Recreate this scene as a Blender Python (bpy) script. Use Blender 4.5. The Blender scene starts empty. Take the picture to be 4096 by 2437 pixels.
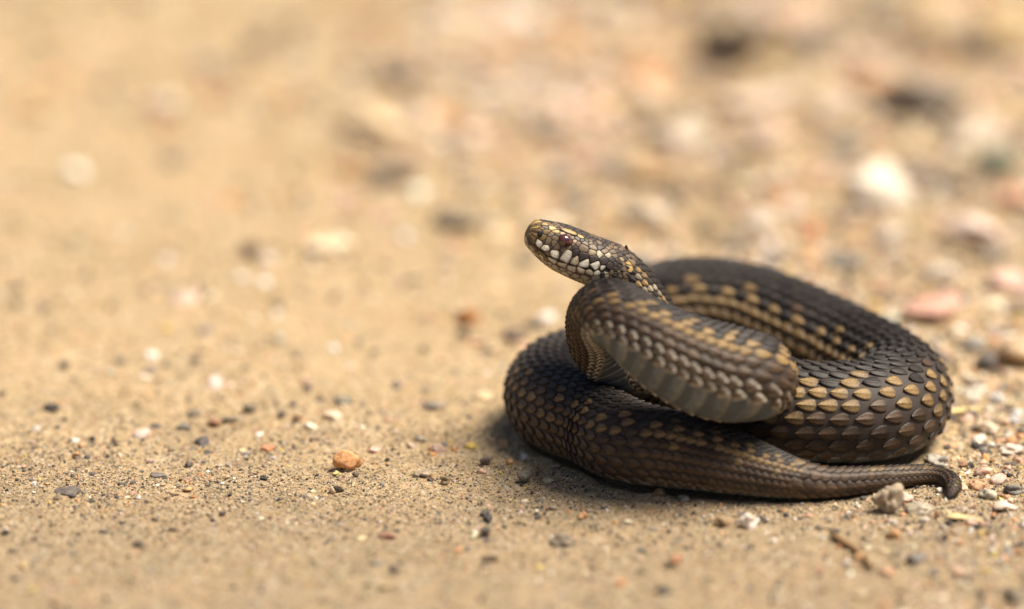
import bpy, bmesh, math, random
import numpy as np
from mathutils import Vector, Matrix

random.seed(7)
RNG = np.random.default_rng(11)
scene = bpy.context.scene
COL = scene.collection

# ------------------------------------------------------------------ camera
TH = math.radians(20.0)          # the lens looks down by this much
D = 1.2                          # focus distance (m)
K = 0.300 / 4096.0               # metres per photo pixel in the focus plane
FWD = np.array([0, math.cos(TH), -math.sin(TH)])
UP = np.array([0, math.sin(TH), math.cos(TH)])
RIGHT = np.array([1.0, 0, 0])
V0 = (1930 - 1218.5) * K
AX = V0 * UP                     # focus point on the lens axis (ground focus line is y = 0)
CAM = AX - D * FWD
cam_data = bpy.data.cameras.new("camera")
cam = bpy.data.objects.new("camera", cam_data)
COL.objects.link(cam)
cam.location = CAM
cam.rotation_euler = (math.pi / 2 - TH, 0, 0)
cam_data.sensor_width = 36.0
cam_data.lens = 36.0 * D / 0.300
cam_data.clip_start = 0.05
cam_data.clip_end = 500.0
cam_data.dof.use_dof = True
cam_data.dof.focus_distance = D
cam_data.dof.aperture_fstop = 2.7
cam_data.dof.aperture_blades = 9
scene.camera = cam

# ------------------------------------------------------------------ light
SUN_EL, SUN_AZ = math.radians(65), math.radians(92)   # azimuth from +y (away) towards +x
world = bpy.data.worlds.new("World")
scene.world = world
world.use_nodes = True
wn = world.node_tree
bg = wn.nodes["Background"]
sky = wn.nodes.new("ShaderNodeTexSky")
sky.sky_type = 'NISHITA'
sky.sun_disc = False
sky.sun_elevation = SUN_EL
sky.sun_rotation = SUN_AZ
sky.air_density = 1.0
sky.dust_density = 4.0
sky.ozone_density = 0.6
wn.links.new(sky.outputs[0], bg.inputs[0])
bg.inputs[1].default_value = 0.055
sd = bpy.data.lights.new("sun", 'SUN')
sd.energy = 5.0
sd.angle = math.radians(30)
sd.color = (1.0, 0.90, 0.76)
sun = bpy.data.objects.new("sun", sd)
COL.objects.link(sun)
sdir = Vector((math.cos(SUN_EL) * math.sin(SUN_AZ), math.cos(SUN_EL) * math.cos(SUN_AZ), math.sin(SUN_EL)))
sun.rotation_euler = sdir.to_track_quat('Z', 'Y').to_euler()
sun.location = sdir * 3
vs = scene.view_settings
vs.view_transform = 'Standard'
vs.look = 'None'
vs.exposure = 0.54
vs.gamma = 1.0
vs.use_curve_mapping = False
scene.cycles.use_denoising = True
scene.cycles.max_bounces = 6

# ------------------------------------------------------------------ helpers
def ray(px, py):
    return FWD * D + RIGHT * (px - 2048) * K + UP * (1218.5 - py) * K

def at_z(px, py, z):
    d = ray(px, py)
    return CAM + d * ((z - CAM[2]) / d[2])

def at_y(px, py, y):
    d = ray(px, py)
    return CAM + d * ((y - CAM[1]) / d[1])

def depth_of(p):
    return float(np.dot(np.asarray(p) - CAM, FWD))

def project(P):
    q = P - CAM
    dep = q @ FWD
    return 2048 + (q @ RIGHT) / dep * D / K, 1218.5 - (q @ UP) / dep * D / K

def make_mesh(name, V, F, mat, parent=None, colors=None, smooth=True):
    """V (n,3); F an (m,k) integer array or list of such arrays (one face size each)."""
    if not isinstance(F, (list, tuple)):
        F = [F]
    F = [np.asarray(f, dtype=np.int32) for f in F if len(f)]
    me = bpy.data.meshes.new(name)
    V = np.ascontiguousarray(V, dtype=np.float32)
    me.vertices.add(len(V))
    me.vertices.foreach_set("co", V.ravel())
    loops = np.concatenate([f.ravel() for f in F])
    sizes = np.concatenate([np.full(len(f), f.shape[1], np.int32) for f in F])
    starts = np.concatenate([[0], np.cumsum(sizes)[:-1]]).astype(np.int32)
    me.loops.add(len(loops))
    me.loops.foreach_set("vertex_index", loops)
    me.polygons.add(len(sizes))
    me.polygons.foreach_set("loop_start", starts)
    me.update(calc_edges=True)
    me.validate()
    if colors is not None:
        ca = me.color_attributes.new("Col", 'FLOAT_COLOR', 'POINT')
        c = np.ones((len(V), 4), np.float32)
        c[:, :3] = colors
        ca.data.foreach_set("color", c.ravel())
    me.polygons.foreach_set("use_smooth", np.full(len(sizes), smooth, bool))
    me.materials.append(mat)
    ob = bpy.data.objects.new(name, me)
    COL.objects.link(ob)
    if parent is not None:
        ob.parent = parent
    return ob

def tag(o, label, cat, group=None, kind=None):
    o["label"] = label
    o["category"] = cat
    if group:
        o["group"] = group
    if kind:
        o["kind"] = kind
    return o

def new_mat(name):
    m = bpy.data.materials.new(name)
    m.use_nodes = True
    nt = m.node_tree
    return m, nt, nt.nodes["Principled BSDF"]

def node(nt, t, **kw):
    n = nt.nodes.new(t)
    for k, v in kw.items():
        setattr(n, k, v)
    return n

def ramp(nt, fac, stops, interp='LINEAR'):
    r = node(nt, "ShaderNodeValToRGB")
    r.color_ramp.interpolation = interp
    el = r.color_ramp.elements
    while len(el) < len(stops):
        el.new(0.5)
    for e, (p, c) in zip(el, stops):
        e.position = p
        e.color = (*c, 1) if len(c) == 3 else c
    nt.links.new(fac, r.inputs[0])
    return r.outputs[0]

def noise_tex(nt, vec, scale, detail=3.0, rough=0.55, offset=None):
    if offset is not None:
        ad = node(nt, "ShaderNodeVectorMath", operation='ADD')
        nt.links.new(vec, ad.inputs[0])
        ad.inputs[1].default_value = offset
        vec = ad.outputs[0]
    n = node(nt, "ShaderNodeTexNoise")
    n.inputs["Scale"].default_value = scale
    n.inputs["Detail"].default_value = detail
    n.inputs["Roughness"].default_value = rough
    nt.links.new(vec, n.inputs["Vector"])
    return n.outputs[0]

def mix(nt, fac, a, b, mode='MIX'):
    m = node(nt, "ShaderNodeMix", data_type='RGBA', blend_type=mode)
    for sock, val in ((m.inputs[0], fac), (m.inputs[6], a), (m.inputs[7], b)):
        if isinstance(val, (int, float)):
            sock.default_value = val
        elif isinstance(val, tuple):
            sock.default_value = (*val, 1)
        else:
            nt.links.new(val, sock)
    return m.outputs[2]

def hashnoise2(x, y, seed=0):
    """smooth 2-D value noise, vectorised, range -1..1"""
    xi = np.floor(x).astype(np.int64); yi = np.floor(y).astype(np.int64)
    fx = x - xi; fy = y - yi
    fx = fx * fx * (3 - 2 * fx); fy = fy * fy * (3 - 2 * fy)
    def h(a, b):
        n = (a * 374761393 + b * 668265263 + seed * 974711) & 0x7fffffff
        n = ((n ^ (n >> 13)) * 1274126177) & 0x7fffffff
        return ((n ^ (n >> 16)) & 0xffff) / 32767.5 - 1
    return (h(xi, yi) * (1 - fx) + h(xi + 1, yi) * fx) * (1 - fy) + (h(xi, yi + 1) * (1 - fx) + h(xi + 1, yi + 1) * fx) * fy

BANK = [None]
def ground_h(x, y):
    x = np.asarray(x, float); y = np.asarray(y, float)
    near = np.exp(-np.maximum(0, np.hypot(x, y) - 1.5))
    h = 0.0011 * hashnoise2(x / 0.045, y / 0.045, 1) + 0.0005 * hashnoise2(x / 0.017, y / 0.017, 2)
    h += 0.00048 * hashnoise2(x / 0.0065, y / 0.0065, 3) + 0.00036 * hashnoise2(x / 0.0027, y / 0.0027, 4)
    h += 0.004 * hashnoise2(x / 0.4, y / 0.4, 5) * np.clip((np.hypot(x, y) - 0.2) / 0.4, 0, 1)
    under = np.clip(1 - (np.hypot((x - 0.066) / 0.105, (y - 0.04) / 0.105)), 0, 1)
    h = h * (1 - 0.75 * np.minimum(1, under * 5)) * (0.3 + 0.7 * near) - 0.0004
    return h + BANK[0](x, y) if BANK[0] else h

# ------------------------------------------------------------------ materials
def mat_ground():
    m, nt, b = new_mat("sandy_ground")
    tc = node(nt, "ShaderNodeTexCoord")
    v = tc.outputs["Object"]
    sep = node(nt, "ShaderNodeSeparateXYZ")
    nt.links.new(v, sep.inputs[0])
    # sand -> gravelly soil, more gravelly to the right
    big = noise_tex(nt, v, 11, 3, 0.6)
    base = ramp(nt, big, [(0.3, (0.36, 0.26, 0.14)), (0.5, (0.52, 0.40, 0.26)), (0.72, (0.70, 0.56, 0.40))])
    blot = noise_tex(nt, v, 60, 3, 0.6, (3, 1, 7))
    base = mix(nt, 0.62, base, ramp(nt, blot, [(0.32, (0.13, 0.10, 0.065)), (0.45, (0.44, 0.33, 0.19)), (0.58, (0.60, 0.46, 0.30)), (0.70, (0.84, 0.70, 0.52))]))
    pat = noise_tex(nt, v, 27, 2, 0.5, (5, 8, 1))
    base = mix(nt, 0.58, base, ramp(nt, pat, [(0.32, (0.22, 0.165, 0.105)), (0.46, (0.48, 0.36, 0.22)), (0.56, (0.58, 0.45, 0.30)), (0.68, (0.86, 0.70, 0.53))]))
    hue = noise_tex(nt, v, 38, 2, 0.5, (9, 4, 2))
    base = mix(nt, 0.35, base, ramp(nt, hue, [(0.32, (0.36, 0.31, 0.25)), (0.5, (0.50, 0.37, 0.22)), (0.62, (0.70, 0.42, 0.20)), (0.75, (0.66, 0.47, 0.34))]))
    cr = noise_tex(nt, v, 190, 3, 0.65, (2, 6, 3))
    base = mix(nt, 0.42, base, ramp(nt, cr, [(0.34, (0.10, 0.08, 0.055)), (0.45, (0.42, 0.31, 0.18)), (0.58, (0.60, 0.46, 0.30)), (0.70, (0.84, 0.68, 0.48))]))
    # single grains
    vo = node(nt, "ShaderNodeTexVoronoi")
    vo.inputs["Scale"].default_value = 1500
    nt.links.new(v, vo.inputs["Vector"])
    sc = node(nt, "ShaderNodeSeparateColor")
    nt.links.new(vo.outputs["Color"], sc.inputs[0])
    grain = ramp(nt, sc.outputs[0], [(0.0, (0.04, 0.035, 0.028)), (0.15, (0.12, 0.095, 0.065)), (0.24, (0.42, 0.32, 0.19)), (0.6, (0.58, 0.45, 0.27)), (0.86, (0.62, 0.40, 0.20)), (0.92, (0.80, 0.70, 0.54))], 'CONSTANT')
    base = mix(nt, 0.62, base, grain)
    vo2 = node(nt, "ShaderNodeTexVoronoi")
    vo2.inputs["Scale"].default_value = 420
    nt.links.new(v, vo2.inputs["Vector"])
    sc2 = node(nt, "ShaderNodeSeparateColor")
    nt.links.new(vo2.outputs["Color"], sc2.inputs[0])
    g2 = ramp(nt, sc2.outputs[1], [(0.0, (0.16, 0.13, 0.10)), (0.10, (0.40, 0.30, 0.17)), (0.5, (0.52, 0.38, 0.22)), (0.86, (0.66, 0.40, 0.24)), (0.92, (0.72, 0.60, 0.45))], 'CONSTANT')
    base = mix(nt, 0.28, base, g2)
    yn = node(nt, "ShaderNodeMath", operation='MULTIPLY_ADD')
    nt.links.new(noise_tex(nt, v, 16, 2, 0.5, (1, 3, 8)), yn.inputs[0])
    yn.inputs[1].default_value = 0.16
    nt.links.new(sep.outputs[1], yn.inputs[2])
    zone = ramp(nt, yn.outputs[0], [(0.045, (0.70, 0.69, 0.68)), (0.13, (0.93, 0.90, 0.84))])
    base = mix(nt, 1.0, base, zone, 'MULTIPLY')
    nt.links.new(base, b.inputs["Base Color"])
    b.inputs["Roughness"].default_value = 0.9
    b.inputs["Specular IOR Level"].default_value = 0.25
    hN = noise_tex(nt, v, 1100, 4, 0.7)
    bump = node(nt, "ShaderNodeBump")
    bump.inputs["Strength"].default_value = 0.8
    bump.inputs["Distance"].default_value = 0.0009
    nt.links.new(hN, bump.inputs["Height"])
    nt.links.new(bump.outputs[0], b.inputs["Normal"])
    return m

def mat_rock(name, scale=700, speck=0.35):
    m, nt, b = new_mat(name)
    at = node(nt, "ShaderNodeAttribute", attribute_name="Col")
    tc = node(nt, "ShaderNodeTexCoord")
    v = tc.outputs["Object"]
    n1 = noise_tex(nt, v, scale, 4, 0.65)
    c = mix(nt, 0.75, at.outputs["Color"], ramp(nt, n1, [(0.25, (0.42, 0.40, 0.38)), (0.5, (0.95, 0.95, 0.95)), (0.75, (1.35, 1.3, 1.25))]), 'MULTIPLY')
    vo = node(nt, "ShaderNodeTexVoronoi")
    vo.inputs["Scale"].default_value = scale * 1.6
    nt.links.new(v, vo.inputs["Vector"])
    sc = node(nt, "ShaderNodeSeparateColor")
    nt.links.new(vo.outputs["Color"], sc.inputs[0])
    sp = ramp(nt, sc.outputs[0], [(0.0, (0.25, 0.25, 0.25)), (0.12, (0.9, 0.9, 0.9)), (0.8, (1.5, 1.4, 1.3))], 'CONSTANT')
    c = mix(nt, speck, c, mix(nt, 1.0, c, sp, 'MULTIPLY'))
    nt.links.new(c, b.inputs["Base Color"])
    b.inputs["Roughness"].default_value = 0.68
    b.inputs["Specular IOR Level"].default_value = 0.35
    bump = node(nt, "ShaderNodeBump")
    bump.inputs["Strength"].default_value = 0.6
    bump.inputs["Distance"].default_value = 0.0004
    nt.links.new(noise_tex(nt, v, scale * 2.5, 3, 0.6), bump.inputs["Height"])
    nt.links.new(bump.outputs[0], b.inputs["Normal"])
    return m

def mat_attr(name, rough=0.5, spec=0.5, bump_scale=0, bump_d=0.0001, mottle=0.0, mscale=900, coat=0.0):
    m, nt, b = new_mat(name)
    at = node(nt, "ShaderNodeAttribute", attribute_name="Col")
    c = at.outputs["Color"]
    tc = node(nt, "ShaderNodeTexCoord")
    v = tc.outputs["Object"]
    if mottle:
        c = mix(nt, mottle, c, ramp(nt, noise_tex(nt, v, mscale, 4, 0.65), [(0.3, (0.35, 0.33, 0.30)), (0.55, (1, 1, 1)), (0.75, (1.35, 1.32, 1.28))]), 'MULTIPLY')
    nt.links.new(c, b.inputs["Base Color"])
    b.inputs["Roughness"].default_value = rough
    b.inputs["Specular IOR Level"].default_value = spec
    if coat:
        b.inputs["Coat Weight"].default_value = coat
        b.inputs["Coat Roughness"].default_value = 0.06
    if bump_scale:
        bump = node(nt, "ShaderNodeBump")
        bump.inputs["Strength"].default_value = 0.5
        bump.inputs["Distance"].default_value = bump_d
        nt.links.new(noise_tex(nt, v, bump_scale, 3, 0.6), bump.inputs["Height"])
        nt.links.new(bump.outputs[0], b.inputs["Normal"])
    return m

M_GROUND = mat_ground()
M_ROCK = mat_rock("pebble_stone")
M_GRAIN = mat_rock("sand_grain_stone", 900, 0.2)
M_SKIN = mat_attr("snake_skin", 0.6, 0.35, 2500, 0.0002, 0.4, 1200)
M_SCALE = mat_attr("snake_scale", 0.52, 0.40, 2600, 0.00022, 0.75, 1500)
M_SCUTE = mat_attr("belly_scute", 0.40, 0.5, 1500, 0.00006, 0.75, 420)
M_HEAD = mat_attr("head_plate", 0.46, 0.4, 2600, 0.00014, 0.6, 1500)
M_EYE = mat_attr("eye_glossy", 0.12, 0.6, 0, 0, 0.5, 1400, 1.0)
M_STRAW = mat_attr("dry_straw", 0.6, 0.3, 2500, 0.0002, 0.5, 600)

# ------------------------------------------------------------------ ground
def axis_coords(lo, hi, step, far, g=1.22):
    c = list(np.arange(lo, hi + step / 2, step))
    s = step
    a = c[0]
    left = []
    while a > -far:
        s *= g; a -= s; left.append(a)
    s = step; a = c[-1]
    right = []
    while a < far:
        s *= g; a += s; right.append(a)
    return np.array(left[::-1] + c + right)

gx = axis_coords(-0.20, 0.20, 0.0011, 60)
gy = axis_coords(-0.12, 0.16, 0.0011, 60)
GX, GY = np.meshgrid(gx, gy)
GZ = ground_h(GX, GY)
nx, ny = len(gx), len(gy)
idx = np.arange(nx * ny).reshape(ny, nx)
GF = np.stack([idx[:-1, :-1], idx[:-1, 1:], idx[1:, 1:], idx[1:, :-1]], -1).reshape(-1, 4)
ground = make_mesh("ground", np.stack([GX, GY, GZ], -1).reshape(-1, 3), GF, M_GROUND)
ground["kind"] = "structure"
ground["label"] = "sandy gravel ground the snake lies on"
ground["category"] = "ground"

# ------------------------------------------------------------------ the snake: centre line, tail -> head
# (px, py, mode, value, radius in px, guide towards the back scales)
A0, A1, A2, AF = (0, 0.0, 1), (0, 0.20, 1), (0, 0.36, 1), (0, 0.80, 0.75)
PATH = [
    # tail tip
    (3792, 1994, 'g', 0.70, 12, A1), (3806, 1972, 'g', 0.95, 26, A1), (3820, 1942, 'g', 1.1, 33, A1), (3796, 1911, 'g', 1.15, 36, A1),
    (3735, 1897, 'g', 1.05, 39, A1), (3640, 1902, 'g', 0.95, 43, A1), (3520, 1916, 'g', 0.95, 50, A2), (3400, 1928, 'g', 0.95, 58, A2),
    (3300, 1933, 'g', 0.95, 63, A2), (3200, 1922, 'g', 0.95, 80, A2), (3100, 1902, 'g', 0.95, 100, A2), (3000, 1876, 'g', 0.93, 120, A2),
    (2870, 1842, 'g', 0.93, 142, A2), (2700, 1808, 'g', 0.93, 160, A2), (2580, 1792, 'g', 0.93, 166, A2),
    # kink and left lobe
    (2488, 1764, 'g', 0.93, 169, A1), (2402, 1714, 'g', 0.93, 168, A1), (2308, 1678, 'g', 0.93, 170, A1), (2222, 1632, 'g', 0.93, 173, A1),
    (2192, 1575, 'g', 0.94, 176, A1), (2232, 1520, 'g', 0.94, 180, A1), (2340, 1490, 'g', 0.94, 182, A1), (2480, 1482, 'g', 0.94, 184, A1),
    (2650, 1492, 'g', 0.94, 188, A1), (2830, 1545, 'g', 0.94, 194, A1), (3000, 1612, 'g', 0.94, 200, A2), (3150, 1652, 'g', 0.94, 205, A2),
    # right bulge and hairpin
    (3300, 1662, 'g', 0.95, 207, A2), (3440, 1662, 'g', 0.95, 207, A2), (3548, 1640, 'g', 0.95, 206, A2), (3602, 1598, 'g', 0.95, 205, A1),
    (3592, 1552, 'g', 0.95, 203, A1), (3511, 1490, 'g', 0.97, 200, A0), (3400, 1430, 'g', 1.03, 198, A0), (3288, 1374, 'g', 1.16, 196, A0),
    (3126, 1300, 'g', 1.34, 194, A0), (2985, 1250, 'g', 1.50, 191, A0), (2850, 1226, 'g', 1.58, 190, A0), (2720, 1226, 'g', 1.58, 188, A0),
    (2610, 1248, 'g', 1.5, 186, A0), (2525, 1300, 'g', 1.4, 184, A0), (2495, 1370, 'g', 1.25, 182, A1), (2550, 1440, 'y', .052, 182, A1), (2680, 1480, 'y', .040, 182, A1),
    (2820, 1500, 'y', .030, 184, A2), (2940, 1512, 'y', .020, 184, A2), (3000, 1515, 'y', .005, 182, AF), (2978, 1514, 'y', -.009, 188, AF),
    # front loop
    (2850, 1490, 'y', -.0115, 192, AF), (2700, 1425, 'y', -.0115, 178, AF), (2560, 1335, 'y', -.009, 154, AF), (2455, 1258, 'y', -.003, 138, AF),
    (2408, 1262, 'y', .006, 132, (-.5, .7, .6)), (2394, 1318, 'y', .015, 128, (-.8, .55, .55)), (2412, 1388, 'y', .021, 126, (-.6, .4, .8)), (2475, 1448, 'y', .025, 124, (-.2, .3, 1)), (2560, 1490, 'y', .029, 118, (0, .4, .9)),
    (2630, 1480, 'y', .032, 110, (0.2, .8, .5)), (2665, 1410, 'y', .034, 100, (.8, .6, .1)), (2640, 1310, 'y', .033, 94, (.9, .4, .3)),
    (2588, 1220, 'y', .031, 92, (.8, .3, .6)), (2530, 1145, 'y', .029, 95, (.5, .2, .9)),
]
# head: px, py, up, down (px), half width (mm), y, boxiness
HEAD = [
    (2478, 1092, 96, 96, 7.0, .0285, 0.98), (2430, 1066, 98, 98, 8.0, .028, 0.92), (2382, 1047, 96, 98, 8.8, .0275, 0.84), (2332, 1028, 95, 97, 8.6, .027, 0.82),
    (2284, 1007, 94, 96, 7.7, .0265, 0.78), (2236, 985, 90, 93, 6.6, .026, 0.75), (2194, 965, 81, 82, 5.8, .0255, 0.73), (2163, 949, 70, 70, 5.2, .025, 0.73),
    (2138, 936, 61, 60, 4.7, .0248, 0.74), (2121, 928, 52, 48, 3.9, .0246, 0.76), (2112, 924, 37, 35, 2.7, .0245, 0.85), (2108, 922, 10, 10, 0.7, .0245, 1.0),
]
HG = (0, 0.10, 1)
ctrl = []
for px, py, mode, val, rp, g in PATH:
    r = rp * K
    if mode == 'g':
        for _ in range(4):
            p = at_z(px, py, val * r)
            r = rp * K * depth_of(p) / D
    else:
        p = at_y(px, py, val)
        r = rp * K * depth_of(p) / D
    ctrl.append([*p, r, r, r, *g, 1.0])
for px, py, u, dn, w, y, e in HEAD:
    p = at_y(px, py, y)
    ctrl.append([*p, w * 1e-3, u * K, dn * K, *HG, e])
ctrl = np.array(ctrl)       # xyz, half width, up, down, guide, exponent
NBODY = len(PATH)

def catmull(P, n=24):
    Q = np.vstack([2 * P[0] - P[1], P, 2 * P[-1] - P[-2]])
    out, par = [], []
    for i in range(1, len(Q) - 2):
        p0, p1, p2, p3 = Q[i - 1:i + 3]
        t0 = 0.0
        t1 = t0 + max(1e-6, np.linalg.norm((p1 - p0)[:3])) ** 0.5
        t2 = t1 + max(1e-6, np.linalg.norm((p2 - p1)[:3])) ** 0.5
        t3 = t2 + max(1e-6, np.linalg.norm((p3 - p2)[:3])) ** 0.5
        for k in range(n):
            t = t1 + (t2 - t1) * k / n
            a1 = (t1 - t) / (t1 - t0) * p0 + (t - t0) / (t1 - t0) * p1
            a2 = (t2 - t) / (t2 - t1) * p1 + (t - t1) / (t2 - t1) * p2
            a3 = (t3 - t) / (t3 - t2) * p2 + (t - t2) / (t3 - t2) * p3
            b1 = (t2 - t) / (t2 - t0) * a1 + (t - t0) / (t2 - t0) * a2
            b2 = (t3 - t) / (t3 - t1) * a2 + (t - t1) / (t3 - t1) * a3
            out.append((t2 - t) / (t2 - t1) * b1 + (t - t1) / (t2 - t1) * b2)
            par.append(i - 1 + k / n)
    out.append(P[-1]); par.append(len(P) - 1)
    return np.array(out), np.array(par)

CR, CPAR = catmull(ctrl)
seg = np.linalg.norm(np.diff(CR[:, :3], axis=0), axis=1)
arc = np.concatenate([[0], np.cumsum(seg)])
DS = 0.00025
SMP = np.arange(0, arc[-1], DS)
S = np.stack([np.interp(SMP, arc, CR[:, k]) for k in range(CR.shape[1])], 1)
SPAR = np.interp(SMP, arc, CPAR)
def gsm(A, sig):
    n = int(3 * sig)
    w = np.exp(-0.5 * (np.arange(-n, n + 1) / sig) ** 2); w /= w.sum()
    pad = np.vstack([A[:1] + (np.arange(-n, 0)[:, None]) * (A[1] - A[0]), A, A[-1:] + (np.arange(1, n + 1)[:, None]) * (A[-1] - A[-2])])
    return np.stack([np.convolve(pad[:, k], w, 'valid') for k in range(A.shape[1])], 1)
i_head = int(np.searchsorted(SPAR, NBODY))
Sb = gsm(S, 10)
wgt = np.clip((SPAR - (NBODY - 1)) / 2, 0, 1)[:, None]
soft = gsm(S, 3)
S = Sb * (1 - wgt) + soft * wgt
CEN = S[:, :3]
TAN = np.gradient(CEN, axis=0)
TAN /= np.linalg.norm(TAN, axis=1)[:, None]
TAN = gsm(TAN, 6); TAN /= np.linalg.norm(TAN, axis=1)[:, None]
G = gsm(S[:, 6:9], 16)
NRM = G - (G * TAN).sum(1)[:, None] * TAN
NRM /= np.linalg.norm(NRM, axis=1)[:, None]
BIN = np.cross(TAN, NRM)
WID, HUP, HDN, EXPO = S[:, 3], S[:, 4], S[:, 5], S[:, 9]
EXPO = np.where(SPAR < NBODY - 1, 1.0, EXPO)
NS = len(SMP)
SMAX = SMP[-1]

def surf(s, phi, h=0.0):
    """point on the snake: arclength s (tail 0), angle phi from the back line, height h over the skin"""
    f = np.clip(s / DS, 0, NS - 1.001)
    i = f.astype(int); t = (f - i)[..., None]
    L = lambda A: A[i] * (1 - t) + A[i + 1] * t
    l1 = lambda A: A[i] * (1 - t[..., 0]) + A[i + 1] * t[..., 0]
    C_, N_, B_ = L(CEN), L(NRM), L(BIN)
    w, u, d, e = l1(WID), l1(HUP), l1(HDN), l1(EXPO)
    c, sn = np.cos(phi), np.sin(phi)
    body = np.clip((np.abs(((phi + np.pi) % (2 * np.pi)) - np.pi) - 2.1) / 1.0, 0, 1)
    flat = 1 - 0.10 * body * (e > 0.99)                       # the belly side is flatter
    n = np.where(c > 0, u, d) * np.sign(c) * np.abs(c) ** e * flat
    b = w * np.sign(sn) * np.abs(sn) ** e
    P = C_ + n[..., None] * N_ + b[..., None] * B_
    R = n[..., None] * N_ / np.maximum(1e-6, np.where(c > 0, u, d))[..., None] ** 1 + b[..., None] * B_ / np.maximum(1e-6, w)[..., None]
    R /= np.maximum(1e-9, np.linalg.norm(R, axis=-1))[..., None]
    P = P + R * np.asarray(h)[..., None] if np.ndim(h) else P + R * h
    z = P[..., 2]
    k = 0.0012                                                 # flattens where it rests on the ground
    zz = 0.5 * (z + np.sqrt(z * z + k * k)) - 0.0003
    P[..., 2] = np.where(z < 0.006, zz, z)
    return P

def gnd_blend():
    pass

rootp = np.array([0.064, 0.04, 0.0])
snake = bpy.data.objects.new("snake", None)
COL.objects.link(snake)
tag(snake, "brown and gold zigzag viper coiled on the sand with its head raised", "snake")

# body skin ------------------------------------------------------------------
DARK = np.array([0.028, 0.0215, 0.0180])
BROWN = np.array([0.105, 0.064, 0.036])
GOLD = np.array([0.36, 0.235, 0.098])
CREAM = np.array([0.66, 0.56, 0.40])
WHITE = np.array([0.85, 0.78, 0.64])
SKIN = np.array([0.048, 0.036, 0.030])
GREY = np.array([0.115, 0.135, 0.150])
sk_s = np.concatenate([np.arange(0, SMP[i_head], 0.0008), np.arange(SMP[i_head], SMAX, 0.0004), [SMAX]])
nphi = 56
sk_p = np.arange(nphi) / nphi * 2 * np.pi
SS, PP = np.meshgrid(sk_s, sk_p, indexing='ij')
V = surf(SS, PP)
ns_ = len(sk_s)
ix = np.arange(ns_ * nphi).reshape(ns_, nphi)
F = np.stack([ix[:-1], ix[1:], np.roll(ix[1:], -1, 1), np.roll(ix[:-1], -1, 1)], -1).reshape(-1, 4)
Vf = np.vstack([V.reshape(-1, 3), CEN[:1], CEN[-1:]])
cap0 = np.stack([np.full(nphi, ns_ * nphi), ix[0], np.roll(ix[0], -1)], 1)
cap1 = np.stack([np.full(nphi, ns_ * nphi + 1), np.roll(ix[-1], -1), ix[-1]], 1)
cc = np.tile(SKIN, (len(Vf), 1))
pb = np.abs(((PP + np.pi) % (2 * np.pi)) - np.pi).reshape(-1)
cc[:-2][pb > 2.45] = GREY * 0.7
hz = SS.reshape(-1) > SMAX - 0.0045
cc[:-2][hz] = [0.10, 0.066, 0.032]
cc[-1] = [0.10, 0.066, 0.032]
body = make_mesh("body", Vf, [F, cap0, cap1], M_SKIN, snake, cc)

# scales ------------------------------------------------------------------
S_TAIL = SMP[np.argmax(HUP > 0.0058)]           # tail: fewer, relatively larger scales
S_NECK = SMP[int(np.searchsorted(SPAR, NBODY - 6))]
S_HEAD0 = SMP[int(np.searchsorted(SPAR, NBODY + 1.2))]
S_FRONT = SMP[int(np.searchsorted(SPAR, NBODY - 19))]
a_rows = np.array([0.0, 0.10, 0.26, 0.44, 0.62, 0.78, 0.90, 0.975, 1.0, 1.0])
a_hw = np.array([0.50, 0.82, 1.0, 0.98, 0.82, 0.60, 0.37, 0.17, 0.07, 0.07])
b_cols = np.array([-1.0, -0.93, -0.55, -0.13, 0.0, 0.13, 0.55, 0.93, 1.0])
na, nb = len(a_rows), len(b_cols)
quad = np.arange(na * nb).reshape(na, nb)
QF = np.stack([quad[:-1, :-1], quad[:-1, 1:], quad[1:, 1:], quad[1:, :-1]], -1).reshape(-1, 4)

def phi_rows(n, lim):
    j = np.arange(n) - (n - 1) / 2
    t = np.abs(j) / ((n - 1) / 2)
    return np.sign(j) * lim * (0.80 * t + 0.20 * t ** 2), np.abs(j)

items = []      # s, phi, len, halfwidth, r, m (0 back .. 1 belly), k, side, zone
def lay(s0, s1, n, lim, pf, zone, lf=1.0):
    ph, mm = phi_rows(n, lim)
    rr = lambda s: np.interp(s, SMP, 0.5 * (HUP + WID))
    s = s0; k = 0
    dphi = lim * 2 / (n - 1)
    while s < s1:
        r = float(rr(s))
        p = pf * r
        for j in range(n):
            sj = s + (0.5 * p if j % 2 else 0) + random.gauss(0, 0.02) * p
            m = mm[j] / ((n - 1) / 2)
            wid = dphi * r * (0.50 + 0.20 * m)
            items.append((sj, ph[j] + random.gauss(0, 0.006), p * lf * (1.02 + 0.06 * m) * random.uniform(.95, 1.05), wid * random.uniform(.95, 1.05), r, mm[j] * (10 / 11 if n == 23 else 1), k, 1 if ph[j] > 0 else -1, zone))
        s += p; k += 1

lay(0.0015, S_TAIL, 9, math.radians(146), 0.66, 0, 1.2)
S_LOBE = SMP[int(np.searchsorted(SPAR, 22))]
lay(S_TAIL, S_LOBE, 21, math.radians(141), 0.265, 1, 1.30)
lay(S_LOBE, S_FRONT, 21, math.radians(141), 0.325, 1, 1.18)
lay(S_FRONT, S_NECK, 23, math.radians(141), 0.255, 1, 1.32)
lay(S_NECK, S_HEAD0, 21, math.radians(143), 0.32, 2, 1.12)
IT = np.array(items)
n_it = len(IT)
s0, f0, Ls, Ws, Rs = IT[:, 0], IT[:, 1], IT[:, 2], IT[:, 3], IT[:, 4]
# local stretch of the surface along the body
e = 0.0006
st = np.linalg.norm(surf(s0 + e, f0) - surf(s0 - e, f0), axis=-1) / (2 * e)
str_c = np.where(st > 1, np.clip(st, 1, 1.7), np.clip(st, 0.3, 1) ** 0.25)
A_ = a_rows[None, :, None]; B_ = b_cols[None, None, :]
HW = a_hw[None, :, None]
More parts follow.
